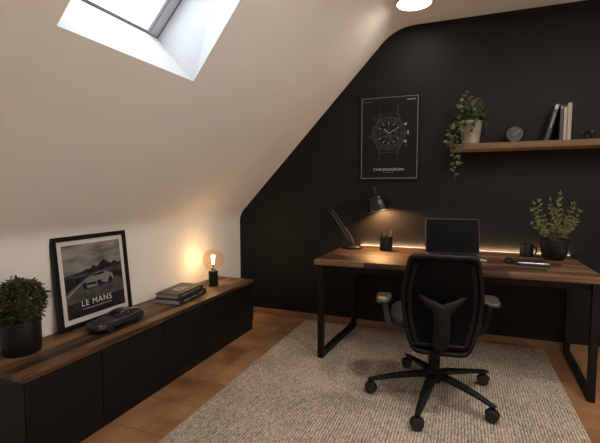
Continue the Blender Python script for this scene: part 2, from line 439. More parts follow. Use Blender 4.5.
# ------------------------------------------------------------------ desk
DX0, DX1, DY0, DY1, DZ = 1.108, 2.873, -.869, -.004, .74
t = thing('desk', 'walnut desk with black steel loop legs against the charcoal wall', 'desk', ((DX0 + DX1) / 2, (DY0 + DY1) / 2, 0))
ox, oy = t.location.x, t.location.y
hw, hd = (DX1 - DX0) / 2, (DY1 - DY0) / 2
mb = MB(); mb.box(-hw, hw, -hd, hd, DZ - .038, DZ); mb.build('desktop', M['walnut_x'], t, bev=.003)
mb = MB(); mb.box(-hw + .06, hw - .06, -hd + .055, -hd + .085, DZ - .085, DZ - .0385); mb.box(-hw + .06, hw - .06, hd - .085, hd - .055, DZ - .085, DZ - .0385)
mb.build('crossbar', M['black_metal'], t, bev=.002)
for sx, zb in ((-1, .0115), (1, .0003)):
    x0, x1 = sorted((sx * (hw - .026), sx * (hw - .066))); y0, y1 = -hd + .006, hd - .06
    w = .042
    mb = MB()
    mb.box(x0, x1, y0, y0 + w, zb, DZ - .0385); mb.box(x0, x1, y1 - w, y1, zb, DZ - .0385)
    mb.box(x0, x1, y0 + w, y1 - w, zb, zb + w); mb.box(x0, x1, y0 + w, y1 - w, DZ - .0385 - w, DZ - .0385)
    # each loop frame stands a few degrees out of square under the top
    px_, py_ = (x0 + x1) / 2, y0; an = R(-4.5 if sx < 0 else -2.5)
    mb.v = [(px_ + (x - px_) * math.cos(an) - (y - py_) * math.sin(an), py_ + (x - px_) * math.sin(an) + (y - py_) * math.cos(an), z) for x, y, z in mb.v]
    mb.build('leg', M['black_metal'], t, bev=.002)

led = thing('led_strip', 'glowing warm LED strip along the back edge of the desk', 'light strip', (2.06, -.014, DZ + .0003))
mb = MB(); mb.box(-.81, .81, -.005, .005, 0, .005); mb.build('channel', M['black_metal'], led)
mb = MB(); mb.box(-.808, .808, -.004, .004, .005, .0078); mb.build('diffuser', M['led'], led)

# ------------------------------------------------------------------ office chair
ZR = .0115
ch = thing('office_chair', 'black mesh-back swivel office chair on castors at the desk', 'chair', (1.966, -1.152, ZR), R(6))
AZ = [194 - 6, 262 - 6, 332 - 6, 43.5 - 6, 118.5 - 6]
mb = MB(); mb.lathe([(.030, .10), (.046, .105), (.052, .13), (.050, .165), (.036, .178)], 28); mb.build('hub', M['black_plastic'], ch)
for a, rl in zip(AZ, (.365, .385, .345, .398, .405)):
    d = Vector((math.cos(R(a)), math.sin(R(a)), 0))
    p = [d * .03 + Vector((0, 0, .145)), d * .12 + Vector((0, 0, .138)), d * .25 + Vector((0, 0, .116)), d * (rl - .02) + Vector((0, 0, .094)), d * (rl + .02) + Vector((0, 0, .086))]
    mb = MB(); mb.tube(p, [.032, .030, .024, .019, .014], 10, flat=(.62, 1.0, (0, 0, 1)))
    mb.build('leg', M['black_plastic'], ch, angle=50)
    root = d * (rl - .003)
    sw = R(rnd.uniform(0, 360)); fd = Vector((math.cos(sw), math.sin(sw), 0)); sd = Vector((-fd.y, fd.x, 0))
    mb = MB(); mb.tube([root + Vector((0, 0, .05)), root + Vector((0, 0, .085))], .009, 10)
    c = root + fd * .006 + Vector((0, 0, .034))
    hp = [c + fd * (.037 * math.cos(g)) + Vector((0, 0, .037 * math.sin(g))) for g in [R(x) for x in range(20, 171, 15)]]
    mb.tube(hp, .010, 8, flat=(.35, 1.3, (0, 0, 1)))
    cs = mb.build('castor', M['black_plastic'], ch, angle=50)
    wb = MB()
    for s_ in (-1, 1):
        T = Matrix.Translation(c + sd * (.012 * s_)) @ sd.to_track_quat('Z', 'Y').to_matrix().to_4x4()
        wb.lathe([(.008, -.011), (.029, -.011), (.033, -.006), (.0338, 0), (.033, .006), (.029, .011), (.008, .011)], 24, T)
    wb.build('wheel', M['rubber'], cs)
mb = MB(); mb.lathe([(.033, .17), (.033, .27), (.030, .272), (.020, .275), (.020, .39)], 24); mb.build('gas_column', M['black_plastic'], ch)
mb = MB(); mb.box(-.09, .09, -.15, .10, .385, .425); mb.box(-.03, .03, -.20, -.14, .39, .42)
mb.build('tilt_mechanism', M['black_plastic'], ch, bev=.012, seg=3)
# seat cushion: rounded pillow
def pillow(hx, hy, z0, z1, nx=20, ny=20, front=.03, n=5.):
    m = MB(); vs = []; fs = []
    K = 40; rings = []
    zm = (z0 + z1) / 2; hz = (z1 - z0) / 2
    for k in range(13):
        a = -PI / 2 + PI * k / 12; cz = math.copysign(abs(math.sin(a)) ** .8, math.sin(a)); cr = abs(math.cos(a)) ** .38 if abs(math.cos(a)) > 1e-6 else 0
        rg = []
        for i in range(K):
            b = 2 * PI * i / K; cb, sb = math.cos(b), math.sin(b)
            x = math.copysign(abs(cb) ** (2 / n), cb) * hx * cr; y = math.copysign(abs(sb) ** (2 / n), sb) * hy * cr
            x *= 1 - .10 * max(0, -y / hy)
            rg.append((x, y, zm + cz * hz - front * max(0, y / hy - .5) ** 2 * 2))
        rings.append(rg)
    for rg in rings: vs += rg
    for k in range(12):
        for i in range(K): fs.append((k * K + i, k * K + (i + 1) % K, (k + 1) * K + (i + 1) % K, (k + 1) * K + i))
    fs.append(tuple(reversed(range(K)))); fs.append(tuple(range(12 * K, 13 * K)))
    return m.add(vs, fs)
s = pillow(.262, .225, .425, .515); s.v = [(x, y + .085, z) for x, y, z in s.v]
s.build('seat', M['seat_fabric'], ch, angle=70)
# backrest outline (half), z then half width; y follows a lumbar curve
BZ0, BZ1 = .352, .886
BX = .018            # the back sits slightly right of the column
def back_y(z):
    u = (z - BZ0) / (BZ1 - BZ0)
    return -.225 + .035 * math.exp(-((u - .36) / .25) ** 2) - .065 * u ** 1.6
half = [(.352, .10), (.356, .125), (.372, .145), (.42, .165), (.50, .184), (.58, .195), (.66, .198), (.74, .189), (.82, .175), (.862, .166), (.878, .158), (.884, .142), (.886, .10)]
def hwid(z):
    for (a, wa), (b, wb) in zip(half, half[1:]):
        if a <= z <= b: return wa + (wb - wa) * (z - a) / max(1e-6, b - a)
    return half[-1][1]
loop = [(w_, z) for z, w_ in half] + [(-w_, z) for z, w_ in reversed(half)]
wrap = lambda w_: .035 * (abs(w_) / .2) ** 2
BP = [(x + BX, back_y(z) + wrap(x), z) for x, z in loop]
mb = MB(); mb.tube(BP, .013, 10, closed=True, flat=(1.15, 1.1, (0, 1, 0)))
bk = mb.build('backrest_frame', M['black_plastic'], ch, angle=60)
mb = MB(); vs = []; fs = []; nr, nc = 24, 15
for i in range(nr):
    z = BZ0 + (BZ1 - BZ0) * i / (nr - 1); w_ = hwid(z)
    for j in range(nc):
        x = w_ * (2 * j / (nc - 1) - 1); vs.append((x + BX, back_y(z) + wrap(x) + .004, z))
for i in range(nr - 1):
    for j in range(nc - 1): fs.append((i * nc + j, i * nc + j + 1, (i + 1) * nc + j + 1, (i + 1) * nc + j))
mb.add(vs, fs)
o = mb.build('backrest_mesh', M['mesh'], ch, angle=80); so = o.modifiers.new('sol', 'SOLIDIFY'); so.thickness = .004
# inner side bands of the back frame
for sx in (-1, 1):
    mb = MB()
    mb.tube([(BX + sx * (hwid(z) - .030), back_y(z) + wrap(hwid(z) - .03) - .005, z) for z in [.40 + .05 * k for k in range(10)]], .010, 8, flat=(.5, 1.3, (0, 1, 0)))
    mb.build('side_band', M['black_plastic'], ch, angle=60)
# spine with y-shaped lumbar support
mb = MB()
sp_ = [(0, -.17, .375), (.002, -.235, .37), (.006, -.268, .40), (BX, -.268, .47), (BX, -.264, .55), (BX, -.256, .605)]
mb.tube(sp_, [.034, .036, .038, .040, .040, .044], 12, flat=(.42, 1.05, (0, -1, .35)))
for sx in (-1, 1):
    mb.tube([(BX, -.253, .592), (BX + sx * .04, -.252, .618), (BX + sx * .08, -.240, .640), (BX + sx * .118, -.222, .668)], [.036, .030, .019, .009], 10, flat=(.5, 1., (0, -1, 0)))
mb.build('lumbar_spine', M['black_plastic'], ch, angle=60)
mb = MB(); mb.box(-.14, .14, -.225, -.205, .385, .405); mb.build('back_crossbar', M['black_plastic'], ch, bev=.006)
for sx in (-1, 1):
    mb = MB()
    az = 0 if sx < 0 else .022
    mb.tube([(sx * .12, .03, .412), (sx * .22, .03, .402), (sx * .258, .03, .412), (sx * .275, .03, .44), (sx * .288, .03, .50), (sx * .298, .03, .556 + az)], [.018, .018, .017, .016, .014, .014], 10, flat=(.7, 1.2, (0, 1, 0)))
    ar = mb.build('armrest', M['grey_plastic'] if sx < 0 else M['black_plastic'], ch, angle=60)
    pd = pillow(.046, .115, .553, .585, n=3.2, front=.02); pd.v = [(x + sx * .303, y + .05, z + az) for x, y, z in pd.v]
    pd.build('arm_pad', M['grey_plastic'], ar, angle=70)

# ------------------------------------------------------------------ laptop
lp = thing('laptop', 'open laptop with black screen and thin silver edge behind the chair', 'laptop', (2.035, -.30, DZ + .0005), R(9))
mb = MB(); mb.box(-.195, .195, -.26, 0, .002, .015); mb.build('keyboard_base', M['silver'], lp, bev=.004, seg=3)
mb = MB()
for i in range(14):
    for j in range(5): mb.box(-.165 + i * .0238, -.165 + i * .0238 + .019, -.125 + j * .0218, -.125 + j * .0218 + .018, .015, .0165)
mb.build('keys', M['black_plastic'], lp)
mb = MB(); mb.box(-.06, .06, -.24, -.15, .0148, .0156); mb.build('trackpad', M['dull_silver'], lp)
T = Matrix.Translation((0, .0, .016)) @ Matrix.Rotation(R(-12), 4, 'X')
mb = MB(); mb.box(-.197, .197, 0, .006, 0, .268, T); lid = mb.build('lid', M['lid_metal'], lp, bev=.002)
mb = MB(); mb.box(-.193, .193, -.0008, .001, .004, .264, T); mb.build('screen', M['screen'], lid)
mb = MB(); mb.tube([(-.15, .004, .016), (.15, .004, .016)], .006, 10); mb.build('hinge', M['black_plastic'], lp)

# ------------------------------------------------------------------ desk lamp
dl = thing('desk_lamp', 'black jointed desk lamp shining warm light on desk and wall', 'desk lamp', (1.222, -.20, DZ + .0003))
mb = MB(); mb.lathe([(.083, 0), (.086, .004), (.085, .014), (.076, .022), (.030, .026), (.026, .045), (.018, .05)], 40); mb.build('base', M['black_metal'], dl)
el = Vector((-.192, 0, .327)); st = Vector((0, 0, .055)); hd_ = Vector((.124, .062, .474))
def arm(a, b, off, r=.0048):
    m = MB(); d = (b - a).normalized(); pr = Vector((0, 1, 0)).cross(d).normalized()
    for s_ in (-1, 1): m.tube([a + pr * s_ * off, b + pr * s_ * off], r, 8)
    return m
mb = arm(st, el, .012); mb.tube([st + Vector((0, 0, -.02)), st + Vector((0, 0, .02))], .013, 12); mb.build('lower_arm', M['grey_plastic'], dl)
d = (el - st).normalized(); pr = Vector((0, 1, 0)).cross(d).normalized()
for s_ in (-1, 1):
    pts = []
    for k in range(90):
        a = 2 * PI * k / 5; c = st + d * (.03 + .11 * k / 90) + pr * s_ * .022
        pts.append(c + pr * .0055 * math.cos(a) + Vector((0, 1, 0)) * .0055 * math.sin(a))
    mb = MB(); mb.tube(pts, .0013, 5); mb.build('spring', M['grey_plastic'], dl)
mb = arm(el, hd_, .009, .0042); mb.build('upper_arm', M['black_metal'], dl)
for c, r in ((el, .017), (hd_, .014)):
    mb = MB(); mb.lathe([(r, -.012), (r, .012)], 16, Matrix.Translation(c) @ Matrix.Rotation(R(90), 4, 'X'))
    if c is el: mb.tube([el, el + Vector((-.022, 0, .012))], .007, 8)
    mb.build('joint', M['black_metal'], dl, bev=.002)
ax_ = Vector((.235, .06, -.97)).normalized()
top = Vector((.168, .072, .520))
T = Matrix.Translation(top) @ ax_.to_track_quat('Z', 'Y').to_matrix().to_4x4() @ Matrix.Scale(1.04, 4)
mb = MB()
op = [(.016, -.012), (.021, -.008), (.0235, .052), (.027, .055)] + [(.0865 * math.sin(R(g)) ** .7, .054 + .134 * (1 - math.cos(R(g)))) for g in (14, 22, 30, 40, 50, 60, 70, 80, 90)]
ip = [(.0835 * math.sin(R(g)) ** .7, .058 + .130 * (1 - math.cos(R(g)))) for g in (88, 75, 60, 45, 30, 15, .1)]
mb.lathe(op + ip, 40, T, caps=False); mb.lathe([(.0001, -.012), (.016, -.012)], 40, T, caps=False)
sh = mb.build('lamp_shade', M['gloss_black'], dl, angle=50)
mb = MB(); mb.lathe([(.0866, .1855), (.0885, .188), (.0860, .1905), (.0825, .187)], 40, T, caps=False); mb.build('shade_rim', M['silver'], sh)
mb = MB(); mb.lathe([(.082 * math.sin(R(g)) ** .7, .0595 + .128 * (1 - math.cos(R(g)))) for g in (84, 75, 60, 45, 30, 15, .1)], 36, T, caps=False); mb.build('shade_lining', M['shade_in'], sh)
mb = MB(); mb.tube([top + ax_ * .02, hd_], .008, 8); mb.build('swivel', M['black_metal'], dl)
bc = top + ax_ * .138
mb = MB(); mb.sphere(bc, .024, 16, 10); mb.build('bulb', M['lamp_bulb'], dl)

# ------------------------------------------------------------------ pen cup
pcx, pcy = 1.512, -.195
pc = MB(); pc.lathe([(.001, .004), (.047, .004), (.047, .112), (.051, .112), (.052, .108), (.052, .003), (.049, 0), (.001, 0)], 36, caps=False)
pc = pc.build('pen_cup', M['black_ceramic'], loc=(pcx, pcy, DZ + .0003)); tag(pc, 'black round pen cup on the desk beside the lamp', 'pen cup')
for i, (ax0, ay0, ax1, ay1, zt, mt, lab) in enumerate([
        (.030, -.01, .046, -.020, .172, 'white_book', 'cream pencil leaning right in the black pen cup'),
        (.020, .015, .040, .02, .160, 'brown_book', 'dark brown pencil behind the cream one in the pen cup'),
        (-.012, .0, -.022, -.004, .148, 'dull_silver', 'short grey pen leaning left in the black pen cup'),
        (-.025, .018, -.044, .024, .152, 'black_plastic', 'black pen at the left edge inside the pen cup')]):
    p0 = Vector((ax0 * .6, ay0 * .6, .006)); p1 = Vector((ax1, ay1, zt)); dd = (p1 - p0).normalized()
    mb = MB(); mb.tube([p0, p1 - dd * .02, p1 - dd * .006, p1], [.0038, .0038, .0028, .001], 8)
    kind = 'pencil' if 'pencil' in lab else 'pen'
    tag(mb.build(kind, M[mt], loc=(pcx, pcy, DZ + .0003)), lab, kind, 'pens and pencils in the black cup')

# ------------------------------------------------------------------ plants
def stem_dir(a, tilt): return Vector((math.sin(tilt) * math.cos(a), math.sin(tilt) * math.sin(a), math.cos(tilt)))

dp = thing('potted_plant', 'upright olive-green plant in a round black pot at right end of desk', 'potted plant', (2.722, -.235, DZ + .0003))
mb = MB(); mb.lathe([(.001, 0), (.056, 0), (.066, .006), (.078, .028), (.085, .06), (.086, .145), (.0845, .150), (.079, .150), (.078, .13), (.001, .128)], 44, caps=False); mb.build('pot', M['black_ceramic'], dp)
mb = MB(); mb.lathe([(.0775, .125), (.0775, .137), (.03, .142), (.001, .143)], 30, caps=False); mb.build('soil', M['soil'], dp)
stm = MB(); lf = MB()
rnd.seed(8)
sh_ = [(-1, .02, .62, .25), (-.75, -.2, .40, .30), (.08, -.1, .08, .335), (.6, -.2, .38, .28), (1, -.05, .60, .24), (-.8, -.5, .75, .18), (.75, -.5, .68, .17), (-.25, -.6, .28, .23), (.3, .7, .28, .29), (.9, .5, .55, .26), (-.95, .35, .50, .29), (.25, -.6, .30, .22), (-.3, .5, .18, .29), (1, .3, .85, .18), (-1, .2, .9, .17)]
for (dx, dy, tl, ln) in sh_:
    a = math.atan2(dy, dx); base = Vector((.014 * dx, .014 * dy, .138)); pts = [base]
    n = 8
    for k in range(1, n + 1):
        u = k / n; d = stem_dir(a + rnd.uniform(-.1, .1), tl * (1.1 - .35 * u)); pts.append(pts[-1] + d * ln / n)
    stm.tube(pts, [.0026 - .0016 * i / n for i in range(n + 1)], 6)
    for k in range(2, n + 1):
        p = pts[k]; d = (pts[k] - pts[k - 1]).normalized(); sd = d.cross(Vector((0, -1, .2))).normalized(); ot = d.cross(sd)
        g = rnd.uniform(-.9, .9)
        for s_ in (-1, 1):
            lat = (sd * math.cos(g) + ot * math.sin(g)) * s_
            l_ = rnd.uniform(.030, .048) * (1.05 - .4 * k / n)
            lf.leaf(p + d * rnd.uniform(-.008, .008), d * .75 + lat * .85 + Vector((rnd.gauss(0, .15), rnd.gauss(0, .15), rnd.gauss(0, .15))), ot, l_, l_ * .30, droop=.12)
    lf.leaf(pts[-1], (pts[-1] - pts[-2]), Vector((0, 1, 0)), .030, .009)
stm.build('stem', M['stem'], dp); lf.build('foliage', M['leaf_desk'], dp, angle=80)

sp2 = thing('potted_plant', 'bushy small-leaved green plant in a wide black pot on the sideboard', 'potted plant', (.100, -2.312, CH + .0003))
mb = MB(); mb.lathe([(.001, 0), (.080, 0), (.084, .005), (.087, .05), (.087, .158), (.085, .162), (.080, .162), (.079, .145), (.001, .143)], 48, caps=False); mb.build('pot', M['black_ceramic'], sp2)
mb = MB(); mb.lathe([(.0785, .14), (.0785, .150), (.04, .156), (.001, .157)], 30, caps=False); mb.build('soil', M['soil'], sp2)
stm = MB(); lf = MB(); rnd.seed(5)
cc = Vector((0, 0, .248))
for i in range(34):
    a = rnd.uniform(0, 2 * PI); tl = rnd.uniform(.05, 1.0); ln = rnd.uniform(.10, .2)
    p = Vector((.03 * math.cos(a), .03 * math.sin(a), .15)); pts = [p]
    for k in range(6): pts.append(pts[-1] + stem_dir(a, tl * (1 - .05 * k)) * ln / 6)
    pts = [Vector((max(x.x, -.105), x.y, x.z)) for x in pts]
    stm.tube(pts, .0018, 5)
for i in range(4200):
    d = Vector((rnd.gauss(0, 1), rnd.gauss(0, 1), rnd.gauss(0, 1))).normalized()
    bump_ = 1 + .22 * mnoise.noise(d * 2.6 + Vector((3, 1, 2)))
    r = .121 * bump_ * rnd.uniform(.35, 1) ** .5
    p = cc + Vector((d.x * r * .90, d.y * r * 1.0, d.z * r * .92))
    if p.z < .150: p.z = .150 + rnd.uniform(0, .03)
    dd = (d + Vector((rnd.gauss(0, .5), rnd.gauss(0, .5), .35 + rnd.gauss(0, .4)))).normalized()
    ln = rnd.uniform(.013, .022)
    if p.x + dd.x * ln < -.092: continue
    lf.leaf(p, dd, Vector((rnd.gauss(0, .4), rnd.gauss(0, .4), 1)), ln, ln * rnd.uniform(.42, .6))
stm.build('stem', M['stem'], sp2); lf.build('foliage', M['leaf_box'], sp2, angle=80)

SHZ, SHY = 1.595, -.235
iv = thing('potted_ivy', 'trailing green ivy in a beige pot at the left end of the shelf', 'potted plant', (2.142, -.125, SHZ + .0003))
mb = MB(); mb.lathe([(.001, 0), (.060, 0), (.063, .004), (.083, .17), (.084, .178), (.078, .178), (.075, .155), (.001, .153)], 40, caps=False); mb.build('pot', M['concrete'], iv)
mb = MB(); mb.lathe([(.0745, .15), (.0745, .160), (.001, .166)], 30, caps=False); mb.build('soil', M['soil'], iv)
stm = MB(); lf = MB(); rnd.seed(21)
def vine(pts, every, smin, smax, spread=.5, skip=0):
    P = [Vector(p) for p in pts]
    Q = []
    for i in range(len(P) - 1):
        p0 = P[max(0, i - 1)]; p1 = P[i]; p2 = P[i + 1]; p3 = P[min(len(P) - 1, i + 2)]
        for k in range(8):
            u = k / 8; Q.append(.5 * ((2 * p1) + (p2 - p0) * u + (2 * p0 - 5 * p1 + 4 * p2 - p3) * u * u + (3 * p1 - p0 - 3 * p2 + p3) * u ** 3))
    Q.append(P[-1]); stm.tube(Q, .0016, 5)
    acc = 0
    for i in range(1, len(Q)):
        acc += (Q[i] - Q[i - 1]).length
        if acc > every and i > skip:
            acc = 0
            d = Vector((rnd.gauss(0, .8), -.5 + rnd.gauss(0, .5), rnd.gauss(.1, .6))).normalized()
            ln = rnd.uniform(smin, smax); p = Q[i]
            lf.leaf(p, d, Vector((rnd.gauss(0, .4), -1, .8)), ln, ln * rnd.uniform(.75, .95), fold=.15, droop=.2)
for i in range(46):   # bushy crown
    a = rnd.uniform(0, 2 * PI); up_ = rnd.uniform(.04, .20) * (1 if i % 3 else 1.25); out = rnd.uniform(.02, .135)
    b = Vector((.04 * math.cos(a), .04 * math.sin(a), .16))
    e = Vector((out * math.cos(a), max(-.12, min(.10, out * math.sin(a))), .165 + up_ * (1.15 - out * 3.2)))
    mid = b.lerp(e, .5) + Vector((0, 0, .04))
    vine([b, mid, e], .017, .026, .042)
def trail(x0, y0, pts): vine([(x0 * .4, y0 * .4, .165), (x0, y0, .19)] + pts, .021, .026, .042)
trail(-.07, -.03, [(-.105, -.05, .14), (-.115, -.07, .06), (-.12, -.10, .01), (-.12, -.135, -.05), (-.11, -.14, -.16), (-.105, -.14, -.275)])
trail(-.06, -.05, [(-.09, -.08, .12), (-.10, -.10, .03), (-.095, -.135, -.03), (-.08, -.14, -.10), (-.075, -.14, -.16)])
trail(-.08, 0, [(-.13, -.02, .15), (-.145, -.04, .08), (-.15, -.06, .02), (-.165, -.11, .01), (-.17, -.135, -.03)])
trail(-.03, -.07, [(-.04, -.10, .12), (-.05, -.105, .05), (-.06, -.13, .01), (-.05, -.14, -.03)])
trail(-.065, .02, [(-.12, .01, .19), (-.15, -.01, .13), (-.16, -.04, .06)])
trail(.07, -.02, [(.10, -.04, .17), (.115, -.05, .12), (.11, -.06, .07)])
trail(.02, -.075, [(.02, -.10, .13), (.0, -.105, .08)])
stm.build('stem', M['stem'], iv); lf.build('foliage', M['leaf_ivy'], iv, angle=80)

# ------------------------------------------------------------------ shelf and what stands on it
mb = MB(); mb.box(1.995, 3.16, SHY, -.0005, SHZ - .046, SHZ)
tag(mb.build('wall_shelf', M['walnut_s'], bev=.003), 'walnut floating shelf on the charcoal wall above the desk', 'shelf')

ck = thing('desk_clock', 'small round dark grey clock with pale hands on the shelf', 'clock', (2.449, -.125, SHZ + .0003))
T = Matrix.Translation((0, 0, .066)) @ Matrix.Rotation(R(90), 4, 'X')
mb = MB(); mb.lathe([(.001, -.02), (.058, -.02), (.067, -.012), (.068, .010), (.064, .018), (.058, .020), (.056, .015), (.001, .015)], 48, T, caps=False); mb.build('case', M['black_plastic'], ck)
mb = MB(); mb.lathe([(.057, .0145), (.057, .0168), (.001, .017)], 48, T, caps=False); mb.build('dial', M['clock_face'], ck)
mb = MB()
for k in range(12):
    a = 2 * PI * k / 12; mb.bar((math.sin(a) * .044, -.0178, .066 + math.cos(a) * .044), (math.sin(a) * .052, -.0178, .066 + math.cos(a) * .052), .003, .0015, up=(0, 1, 0))
mb.build('hour_marks', M['print_dim'], ck)
for a, ln, w_ in ((R(55), .040, .0035), (R(235), .014, .003)):
    mb = MB(); mb.bar((0, -.0185, .066), (math.sin(a) * ln, -.0185, .066 + math.cos(a) * ln), w_, .0015, up=(0, 1, 0)); mb.build('hand', M['book_ink'], ck)
mb = MB(); mb.box(-.03, .03, -.015, .015, 0, .006); mb.build('foot', M['black_plastic'], ck, bev=.002)

def shelf_book(x, wd, h, dep, tilt, cov, page, lab, y=-.19, mark=None):
    b = thing('book', lab, 'book', (x, y, SHZ + .0004), 0, 'books standing on the shelf'); b.rotation_euler = (0, tilt, 0)
    m = MB(); c = .0025; sh = -wd if tilt > .1 else 0.
    m.box(0, c, 0, dep, 0, h); m.box(wd - c, wd, 0, dep, 0, h); m.box(0, wd, -.002, c, 0, h)
    m.v = [(x_ + sh, y_, z_) for x_, y_, z_ in m.v]; m.build('cover', M[cov], b, bev=.001)
    m = MB(); m.box(c + sh, wd - c + sh, c, dep - .004, .003, h - .003); m.build('pages', M[page], b)
    if mark:
        m = MB()
        for z0, z1, k in mark: m.box(sh + wd * (.5 - k / 2), sh + wd * (.5 + k / 2), -.0026, -.0015, h * z0, h * z1)
        m.build('spine_print', M['book_ink'], b)
    return b
shelf_book(2.662, .026, .265, .16, R(13.5), 'dark_book', 'paper', 'black book leaning against the upright books on the shelf', mark=[(.86, .97, .85), (.35, .75, .18)])
shelf_book(2.729, .019, .250, .16, 0, 'dark_book', 'paper', 'slim black upright book between leaning book and cream books', mark=[(.9, .95, .5)])
shelf_book(2.751, .021, .236, .165, 0, 'white_book', 'paper', 'shorter cream book standing on the shelf beside the black books')
shelf_book(2.775, .024, .262, .165, 0, 'white_book', 'paper', 'taller cream book, rightmost in the row of books on shelf')

cm = thing('toy_camera', 'small dark camera ornament beside the books on the shelf', 'ornament', (2.905, -.15, SHZ + .0003), R(-14))
mb = MB(); mb.box(-.042, .042, -.016, .016, .004, .056); mb.box(-.016, .016, -.014, .014, .056, .07); mb.build('body', M['black_plastic'], cm, bev=.004, seg=3)
mb = MB(); mb.lathe([(.001, 0), (.023, 0), (.023, .024), (.020, .028), (.017, .022), (.001, .020)], 28, Matrix.Translation((.006, -.015, .030)) @ Matrix.Rotation(R(90), 4, 'X'), caps=False); mb.build('lens', M['black_plastic'], cm)
mb = MB(); mb.sphere((-.029, -.017, .044), .006, 12, 8); mb.build('flash', M['dull_silver'], cm)
mb = MB(); mb.lathe([(.008, .056), (.008, .063), (.001, .064)], 16, Matrix.Translation((.029, 0, 0)), caps=False); mb.build('shutter_dial', M['dull_silver'], cm)
mb = MB(); mb.box(-.03, .03, -.012, .012, 0, .0045); mb.build('foot', M['black_plastic'], cm)

# ------------------------------------------------------------------ small things at the right of the desk
mb = MB(); mb.lathe([(.001, 0), (.040, 0), (.045, .004), (.046, .094), (.0445, .097), (.041, .097), (.0405, .012), (.001, .010)], 36, caps=False)
cup = thing('mug', 'small black mug on the desk left of the black plant pot', 'mug', (2.556, -.165, DZ + .0003), R(-30))
mb.build('cup', M['black_ceramic'], cup)
mb = MB(); mb.tube([(.043, 0, .08), (.06, 0, .082), (.070, 0, .066), (.070, 0, .042), (.060, 0, .026), (.043, 0, .026)], .0055, 10); mb.build('handle', M['black_ceramic'], cup)

nb = thing('notebook', 'closed black notebook lying flat on the right part of the desk', 'notebook', (2.545, -.50, DZ + .0003), R(-2))
mb = MB(); mb.box(-.095, .095, -.125, .125, 0, .0025); mb.box(-.095, .095, -.125, .125, .0135, .016); mb.box(-.096, -.093, -.125, .125, 0, .016); mb.build('cover', M['dark_book'], nb, bev=.001)
mb = MB(); mb.box(-.092, .091, -.121, .121, .0026, .0134); mb.build('pages', M['dark_book'], nb)
pen = thing('pen', 'silver pen lying along the front edge of the black notebook', 'pen', (2.540, -.612, DZ + .0163 + .0055), R(-1))
mb = MB(); mb.tube([(-.092, 0, 0), (-.082, 0, 0), (.05, 0, 0), (.088, 0, 0), (.092, 0, 0)], [.0015, .0052, .0055, .0052, .003], 12); mb.build('barrel', M['silver'], pen)
mb = MB(); mb.tube([(.080, 0, .0055), (.080, 0, .0085), (.045, 0, .0085)], .0012, 6); mb.build('clip', M['dull_silver'], pen)
ms = thing('computer_mouse', 'black computer mouse on the desk left of the notebook', 'mouse', (2.405, -.49, DZ + .0003), R(6))
mb = MB(); vs = []; fs = []; K, RN = 28, 8
for k in range(RN + 1):
    g = PI / 2 * k / RN
    for i in range(K):
        b = 2 * PI * i / K; cr = math.cos(g) ** .55 if k < RN else 0.02
        vs.append((.030 * cr * math.cos(b), .055 * cr * math.sin(b), .036 * math.sin(g) * (1 - .18 * math.sin(b) * cr)))
for k in range(RN):
    for i in range(K): fs.append((k * K + i, k * K + (i + 1) % K, (k + 1) * K + (i + 1) % K, (k + 1) * K + i))
fs.append(tuple(reversed(range(K)))); fs.append(tuple(range(RN * K, RN * K + K)))
mb.add(vs, fs); mb.build('shell', M['black_plastic'], ms, angle=60)
mb = MB(); mb.lathe([(.007, -.003), (.008, 0), (.007, .003)], 16, Matrix.Translation((0, .03, .028)) @ Matrix.Rotation(R(90), 4, 'Y')); mb.build('scroll_wheel', M['dull_silver'], ms)

# ------------------------------------------------------------------ poster of a watch drawing on the charcoal wall
PX0, PX1, PZ0, PZ1 = 1.236, 1.746, 1.327, 2.056
po = thing('framed_poster', 'black framed poster with a white line drawing of a wristwatch', 'poster', ((PX0 + PX1) / 2, -.0005, PZ0))
pw, ph = PX1 - PX0, PZ1 - PZ0
def frame_ring(w_, h, b, y0, y1, base=0.):
    m = MB(); x0, x1 = -w_ / 2, w_ / 2
    m.box(x0, x0 + b, y0, y1, base, base + h); m.box(x1 - b, x1, y0, y1, base, base + h)
    m.box(x0 + b, x1 - b, y0, y1, base, base + b); m.box(x0 + b, x1 - b, y0, y1, base + h - b, base + h)
    return m
frame_ring(pw, ph, .010, -.022, 0).build('frame', M['black_metal'], po, bev=.0015)
mb = MB(); mb.box(-pw / 2 + .009, pw / 2 - .009, -.014, -.002, .009, ph - .009); pr_ = mb.build('print', M['print_black'], po)
LY = -.0146
frame_ring(pw - .030, ph - .034, .0035, LY, -.0139, .017).build('border_line', M['print_line'], pr_)
ln1, ln2 = MB(), MB()
def circ(m, cx, cz, r, w_, a0=0, a1=360, n=56):
    k = max(4, int(n * abs(a1 - a0) / 360))
    for i in range(k):
        g0 = R(a0 + (a1 - a0) * i / k); g1 = R(a0 + (a1 - a0) * (i + 1) / k)
        vs = [(cx + (r + s_ * w_ / 2) * math.sin(g), y, cz + (r + s_ * w_ / 2) * math.cos(g)) for g in (g0, g1) for s_ in (-1, 1) for y in (LY, -.0139)]
        m.add(vs, [(0, 4, 6, 2), (1, 3, 7, 5), (0, 1, 5, 4), (2, 6, 7, 3)])
def seg(m, x0, z0, x1, z1, w_): m.bar((x0, (LY - .0139) / 2, z0), (x1, (LY - .0139) / 2, z1), w_, .0006, up=(0, 1, 0))
wx, wz = -.003, .405
_o = (len(ln1.v), len(ln2.v))
for r, w_, mm in ((.128, .0022, ln2), (.118, .0014, ln2), (.100, .0022, ln2), (.088, .0012, ln2)): circ(mm, wx, wz, r, w_)
for k in range(60):
    a = 2 * PI * k / 60; r0, r1 = (.100, .117) if k % 5 == 0 else (.110, .117)
    seg(ln2, wx + r0 * math.sin(a), wz + r0 * math.cos(a), wx + r1 * math.sin(a), wz + r1 * math.cos(a), .0016 if k % 5 else .0026)
